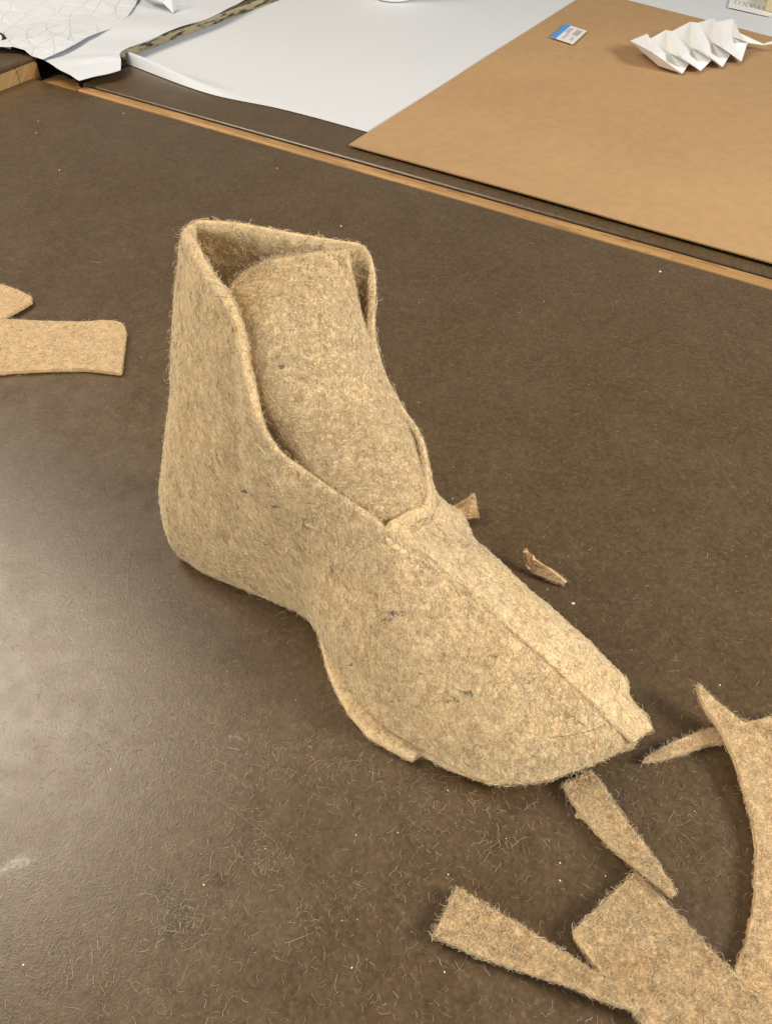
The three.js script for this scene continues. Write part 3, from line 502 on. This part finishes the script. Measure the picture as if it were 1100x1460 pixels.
hairs('felt_hairs', tongueGeo, 19000, tongue, { len: 0.5, thick: 0.8, calm: 0.97 });
hairs('felt_hairs', tongueGeo, 5500, tongue, { strand: 1, len: 0.62, calm: 0.985 });
// dark burrs caught in the felt
const burrMat = new THREE.MeshStandardMaterial({ color: new THREE.Color().setRGB(0.10, 0.085, 0.07), roughness: 0.9 });
{ const ray = new THREE.Raycaster(), eye = V(0, EYE, 0); boot.updateMatrixWorld(true);
  const spot = (u, v) => { ray.set(eye, at(u, v).sub(eye).normalize()); return ray.intersectObjects([nearPanel, farPanel, tongue], false)[0]; };
  for (const [u, v, L, k] of [[395, 722, 0.0026, 3], [380, 774, 0.0022, 1], [352, 700, 0.003, 2], [553, 882, 0.0026, 1], [566, 876, 0.003, 2], [573, 873, 0.002, 1], [502, 948, 0.002, 1], [648, 997, 0.0024, 0], [668, 990, 0.0028, 1], [640, 1000, 0.002, 0], [560, 1000, 0.002, 0], [600, 960, 0.0018, 0], [400, 523, 0.002, 2], [703, 934, 0.002, 1]]) {
    const h = spot(u, v); if (!h) continue; const geos = [];
    for (let i = 0; i < 3 + 3 * k; i++) { const g = new THREE.IcosahedronGeometry(1, 1); g.scale(L * rr(0.2, 0.5), L * rr(0.05, 0.10), L * 0.06); g.rotateZ(rr(-1.1, 1.1)); g.translate(rr(-1, 1) * L * 0.8, rr(-1, 1) * L * 0.35, rr(0, 0.0002)); geos.push(g); }
    const m = part('dark_burr', mergeGeometries(geos), burrMat, boot); m.position.copy(h.point).addScaledVector(eye.clone().sub(h.point).normalize(), 0.0006); m.lookAt(eye);
  }
  const w = spot(291, 424); if (w) { const m = part('white_fleck', new THREE.IcosahedronGeometry(0.0009, 1), paperMat, boot); m.position.copy(w.point); m.scale.set(0.7, 1.3, 0.5); }
  const dart = [[784, 1052], [800, 1050], [815, 1048], [830, 1045], [846, 1040], [862, 1034]].map(q => spot(...q)).filter(Boolean).map(h => h.point.clone().addScaledVector(eye.clone().sub(h.point).normalize(), 0.0001));
  if (dart.length > 3) part('toe_dart_shade', new THREE.TubeGeometry(new THREE.CatmullRomCurve3(dart), 40, 0.0002, 5), new THREE.MeshStandardMaterial({ color: new THREE.Color().setRGB(0.30, 0.19, 0.09), roughness: 1 }), boot).userData.label = 'thin brown line along the toe dart, painted for the shade in its slit';  // brown tube whose colour stands for the shade in the open dart slit
}

// ---------------------------------------------------------------- felt offcuts
function offcut(label, A, B, count, o = {}) {           // two surveyed edges, each [u, v, h]
  const t = thing('felt_offcut', label, 'felt scrap');
  const C2 = A.map((a, i) => [p(...a), p(...B[i])]), n = o.nu ?? 60, nv = o.nv ?? 16;
  const crisp = k => [0, 0.004, 0.012, ...linspace(0, 1, k).slice(1, -1), 0.988, 0.996, 1];
  const us2 = crisp(n).map(u => u * (A.length - 1)), G = us2.map(u => { const a = cr(C2.map(r => r[0]), u), b = cr(C2.map(r => r[1]), u); return crisp(nv).map(v => a.clone().lerp(b, v)); });
  const last = G[0].length - 1;
  G.forEach(r => { for (const j of [0, last]) { const q = r[j], k = n3(q, 70, 9) * 0.0008 + n3(q, 160, 2) * 0.0003; q.x += k; q.z += k * 0.7; } });
  if (o.arch) G.forEach((r, i) => r.forEach((q, j) => { q.y += o.arch * Math.sin(Math.PI * j / last); }));
  const N = o.curl ? gridNormals(G, () => V(0, 1, 0.001)) : G.map(r => r.map(() => V(0, 1, 0))), g = shell(G, N, o.th ?? 0.0033, { lump: 0.00025, cut: [1, 0.93, 0.8], u0: rnd() * 8, round: 0.1 });
  const m = part('felt_sheet', g, scrapMat, t); hairs('felt_hairs', g, Math.round(count * 0.6), m, { shade: o.shade ?? 0.9, len: 0.5, calm: 0.97, thick: 0.8 }); hairs('felt_hairs', g, Math.round(count * 0.2), m, { strand: 1, shade: 0.92, len: 0.7, calm: 0.97 });
  return t;
}
const flat = (h, pts) => pts.map(([u, v, k]) => [u, v, k ?? h]);
offcut('broad felt strip with a rounded end at the left edge of the bench', flat(4, [[-140, 459], [-60, 457], [0, 455], [60, 457], [120, 458], [150, 456], [166, 457.5], [176, 463], [180, 472]]), flat(4, [[-140, 545], [-60, 538], [0, 530], [60, 526], [120, 525], [150, 528], [160, 529], [168, 530], [173, 529]]), 9500, { shade: 0.78 });
offcut('pointed felt scrap behind the broad strip at the left edge', flat(5, [[-90, 392], [-30, 399], [0, 405], [25, 413], [45, 423]]), flat(5, [[-90, 480], [-30, 464], [0, 453], [20, 443], [45, 428]]), 3000, { shade: 0.78 });
offcut('tiny flared felt scrap just behind the instep of the boot', [[632, 736, 4], [648, 723, 5], [665, 711, 9], [675, 703, 12]], [[645, 744, 3.6], [658, 741, 3.8], [671, 738.5, 4], [683, 738, 4]], 420, { nu: 24, nv: 10, th: 0.0026, curl: 1 });
offcut('tiny curled crescent felt scrap on the right of the boot', [[745.5, 784, 9], [757, 795, 9.5], [778, 809, 7.5], [804, 831, 3]], [[746.5, 786, 8], [752, 811, 3], [770, 822, 2.6], [802, 832.5, 2.6]], 200, { nu: 24, nv: 10, th: 0.0022, curl: 1 });
offcut('thin tapered felt sliver passing under the large curved scrap at the right', flat(4, [[917, 1081], [950, 1062], [1000, 1042], [1030, 1036], [1060, 1030], [1120, 1018]]), flat(4, [[917, 1085], [950, 1078], [1000, 1063], [1030, 1058], [1060, 1060], [1120, 1064]]), 1700);
offcut('large curved felt scrap with a sharp tip at the right edge', [[993, 976, 14], [1005, 1005, 13], [1030, 1043, 11], [1048, 1085, 9], [1063, 1130, 6.5], [1074, 1180, 5], [1078, 1230, 4.5], [1074, 1290, 4.2], [1062, 1345, 4], [1045, 1385, 4], [1010, 1440, 4], [980, 1500, 4]], [[996, 975, 14], [1020, 998, 13], [1050, 1022, 11], [1085, 1050, 9], [1130, 1085, 7], [1180, 1150, 5], [1220, 1230, 4.5], [1230, 1300, 4.2], [1240, 1380, 4], [1240, 1440, 4], [1240, 1500, 4], [1240, 1570, 4]], 11000, { nu: 90, nv: 30 });
offcut('broad rectangular felt piece with clipped corner at the lower right corner', [[819, 1325, 6], [822, 1338, 6], [838, 1364, 6], [870, 1402, 5.5], [905, 1443, 5.5], [940, 1485, 5.5], [1000, 1560, 6]], [[905, 1243, 5], [925, 1262, 5], [960, 1299, 5.5], [990, 1330, 6.5], [1045, 1387, 8.6], [1100, 1440, 8.8], [1180, 1520, 8.8]], 9000, { nu: 70, nv: 30, arch: 0.0006 });
offcut('long wedge felt scrap overlapping the rectangular piece at the bottom', [[650, 1265, 5], [680, 1283, 4.6], [720, 1306, 4.2], [760, 1331, 4.2], [800, 1356, 5], [840, 1381, 7.6], [880, 1407, 9.6], [910, 1430, 9.8]], [[617, 1333, 6], [650, 1347, 5.4], [690, 1364, 5], [730, 1378, 5.4], [770, 1391, 6.4], [810, 1403, 8], [850, 1421, 9.4], [907, 1441, 9.8]], 3600);
offcut('short wedge felt scrap just in front of the boot toe', [[840, 1097, 4], [858, 1120, 4], [885, 1160, 4.2], [915, 1200, 5], [941, 1239, 7.5], [962, 1272, 9.2]], [[803, 1118, 4.4], [820, 1146, 4.4], [850, 1183, 4.6], [880, 1214, 5.4], [917, 1244, 8.2], [959, 1277, 9.4]], 2600);

// ---------------------------------------------------------------- lint and crumbs on the bench
{ const per = 900, m4 = new THREE.Matrix4(), col = new THREE.Color();
  const LINT = [[0.05, 0.08], [0.25, 0.1], [0.45, -0.2], [-0.3, 0.2], [0.1, -0.25]].map(([b, c]) => new THREE.TubeGeometry(new THREE.CatmullRomCurve3([0, 1, 2, 3, 4, 5].map(i => { const t = i / 5 - 0.5; return V(t, b * (0.25 - t * t) + c * Math.sin(t * 7) * 0.12, 0.03 * Math.sin(t * 5)); })), 6, 0.0085, 3));
  const clusters = [[150, 1085, 90, 50], [360, 1225, 50, 16], [262, 1300, 40, 24], [215, 1040, 70, 24], [300, 1085, 80, 26], [560, 1230, 140, 90], [700, 1180, 80, 50], [880, 1140, 70, 50], [990, 1190, 60, 90], [470, 1090, 80, 34], [310, 1160, 90, 50], [620, 1120, 100, 34], [460, 1330, 160, 60], [160, 1380, 140, 50]];
  LINT.forEach((h, v) => {
    const im = new THREE.InstancedMesh(h, hairMat, per); im.name = numbered('felt_lint'); im.userData.kind = 'stuff'; im.castShadow = im.receiveShadow = true; tag(im, 'short pale felt hairs shed over the bench around the boot', 'lint', 'loose lint on the bench');
    for (let k = 0; k < per; k++) {
      let u, w; if (rnd() < 0.42) { const c = clusters[Math.floor(rnd() * clusters.length)]; u = c[0] + (rnd() + rnd() + rnd() - 1.5) * c[2] * 1.3; w = c[1] + (rnd() + rnd() + rnd() - 1.5) * c[3] * 1.6; } else { u = rr(0, 1100); w = rnd() < 0.8 ? rr(760, 1460) : rr(300, 900); }
      const P0 = at(u, w), a = rr(0, 6.28), len = rr(0.0012, 0.0036) * (rnd() < 0.06 ? 2.4 : 1), wd = 0.0085 * rr(0.7, 1.3);
      const X = V(Math.cos(a), rr(-0.05, 0.12), Math.sin(a)).normalize(), Z = V(0, 1, 0).addScaledVector(X, -X.y).normalize(), Y = Z.clone().cross(X);
      m4.makeBasis(X.clone().multiplyScalar(len), Y.multiplyScalar(lerp(len, wd, 0.85)), Z.multiplyScalar(wd)).setPosition(P0.x, 0.00025 + Math.abs(X.y) * len * 0.5, P0.z);
      im.setMatrixAt(k, m4); const c = rnd() < 0.5 ? [0.72, 0.58, 0.36] : rnd() < 0.6 ? [0.58, 0.44, 0.26] : [0.8, 0.74, 0.6], q = rr(0.6, 1.1); col.setRGB(c[0] * q, c[1] * q, c[2] * q); im.setColorAt(k, col);
    }
    scene.add(im);
  });
  const cg = new THREE.IcosahedronGeometry(1, 0), n = 90, cm = new THREE.InstancedMesh(cg, new THREE.MeshStandardMaterial({ color: new THREE.Color().setRGB(0.8, 0.78, 0.72), roughness: 0.8 }), n); cm.name = 'white_crumbs'; tag(cm, 'tiny white crumbs scattered over the bench', 'crumbs', null, 'stuff');
  const known = [[940, 388, 1.3], [486, 323, 0.9], [672, 1280, 0.8], [405, 398, 0.7], [816, 861, 1], [395, 240, 0.6], [85, 243, 0.7], [176, 162, 0.9], [55, 173, 0.7], [52, 190, 0.8], [1020, 330, 0.5], [1025, 977, 0.6]];
  for (let k = 0; k < n; k++) { const [u, v, s] = known[k] ?? [rr(0, 1100), rr(180, 1400), rr(0.2, 0.5)]; const P0 = at(u, v), r = 0.0008 * s; m4.makeRotationY(rr(0, 6)).scale(V(r * rr(0.8, 1.5), r * 0.7, r)).setPosition(P0.x, r * 0.5, P0.z); cm.setMatrixAt(k, m4); }
  scene.add(cm);
  const thread = (pts, r, label) => { const g = new THREE.TubeGeometry(new THREE.CatmullRomCurve3(pts.map(([u, v]) => at(u, v, 0.35))), 80, r, 4); const m = part('loose_hair', g, new THREE.MeshStandardMaterial({ color: new THREE.Color().setRGB(0.5, 0.4, 0.24), roughness: 0.7 }), scene); return tag(m, label, 'hair'); };
  thread([[50, 962], [90, 988], [140, 1022], [200, 1066], [250, 1100], [300, 1132], [345, 1165], [392, 1200]], 0.000045, 'long straight pale hair lying diagonally on the bench at the lower left');
  thread([[172, 912], [181, 860], [184, 800], [192, 750], [215, 700]], 0.00007, 'long faint curved hair left of the boot heel');
  thread([[765, 1245 - 160], [775, 1150 - 60], [800, 1092], [825, 1083], [838, 1072]], 0.00009, 'curled hair hanging below the toe of the boot');
  { const g = new THREE.IcosahedronGeometry(0.0017, 3), q = g.attributes.position; for (let i = 0; i < q.count; i++) { const v = V().fromBufferAttribute(q, i), k = 1 + 0.9 * n3(v, 1100, 2); q.setXYZ(i, v.x * k, v.y * k * 0.7, v.z * k); } g.computeVertexNormals(); const m = part('felt_crumb', g, hairMat, scene); m.position.copy(at(825, 1163, 1.5)); tag(m, 'tiny felt crumb beside the short wedge in front of the toe', 'felt scrap'); m.material = new THREE.MeshStandardMaterial({ color: new THREE.Color().setRGB(0.55, 0.4, 0.22), roughness: 1 }); }
}

// ---------------------------------------------------------------- unseen lamp panels, placed out of view to light boot and bench
for (const L of UNSEEN_LAMPS) {
  const t = thing('unseen_lamp', L.label, 'lamp', null, V(...L.at)); t.lookAt(V(...L.to));
  const face = new THREE.Mesh(new THREE.BoxGeometry(L.w, L.h, 0.01), new THREE.MeshStandardMaterial({ color: 0xffffff, emissive: new THREE.Color().setRGB(...L.c), emissiveIntensity: 0.5, roughness: 0.6 })); face.name = 'diffuser'; t.add(face);
  const frame = new THREE.Mesh(new THREE.BoxGeometry(L.w + 0.04, L.h + 0.04, 0.04), new THREE.MeshStandardMaterial({ color: new THREE.Color().setRGB(0.7, 0.7, 0.7), roughness: 0.5 })); frame.name = 'lamp_housing'; frame.position.z = -0.027; t.add(frame);
  const a = new THREE.RectAreaLight(new THREE.Color().setRGB(...L.c), L.i, L.w, L.h); a.position.set(0, 0, 0.012); a.rotation.y = Math.PI; t.add(a);
}
renderer.setSize(771, 1024);
renderer.render(scene, camera);
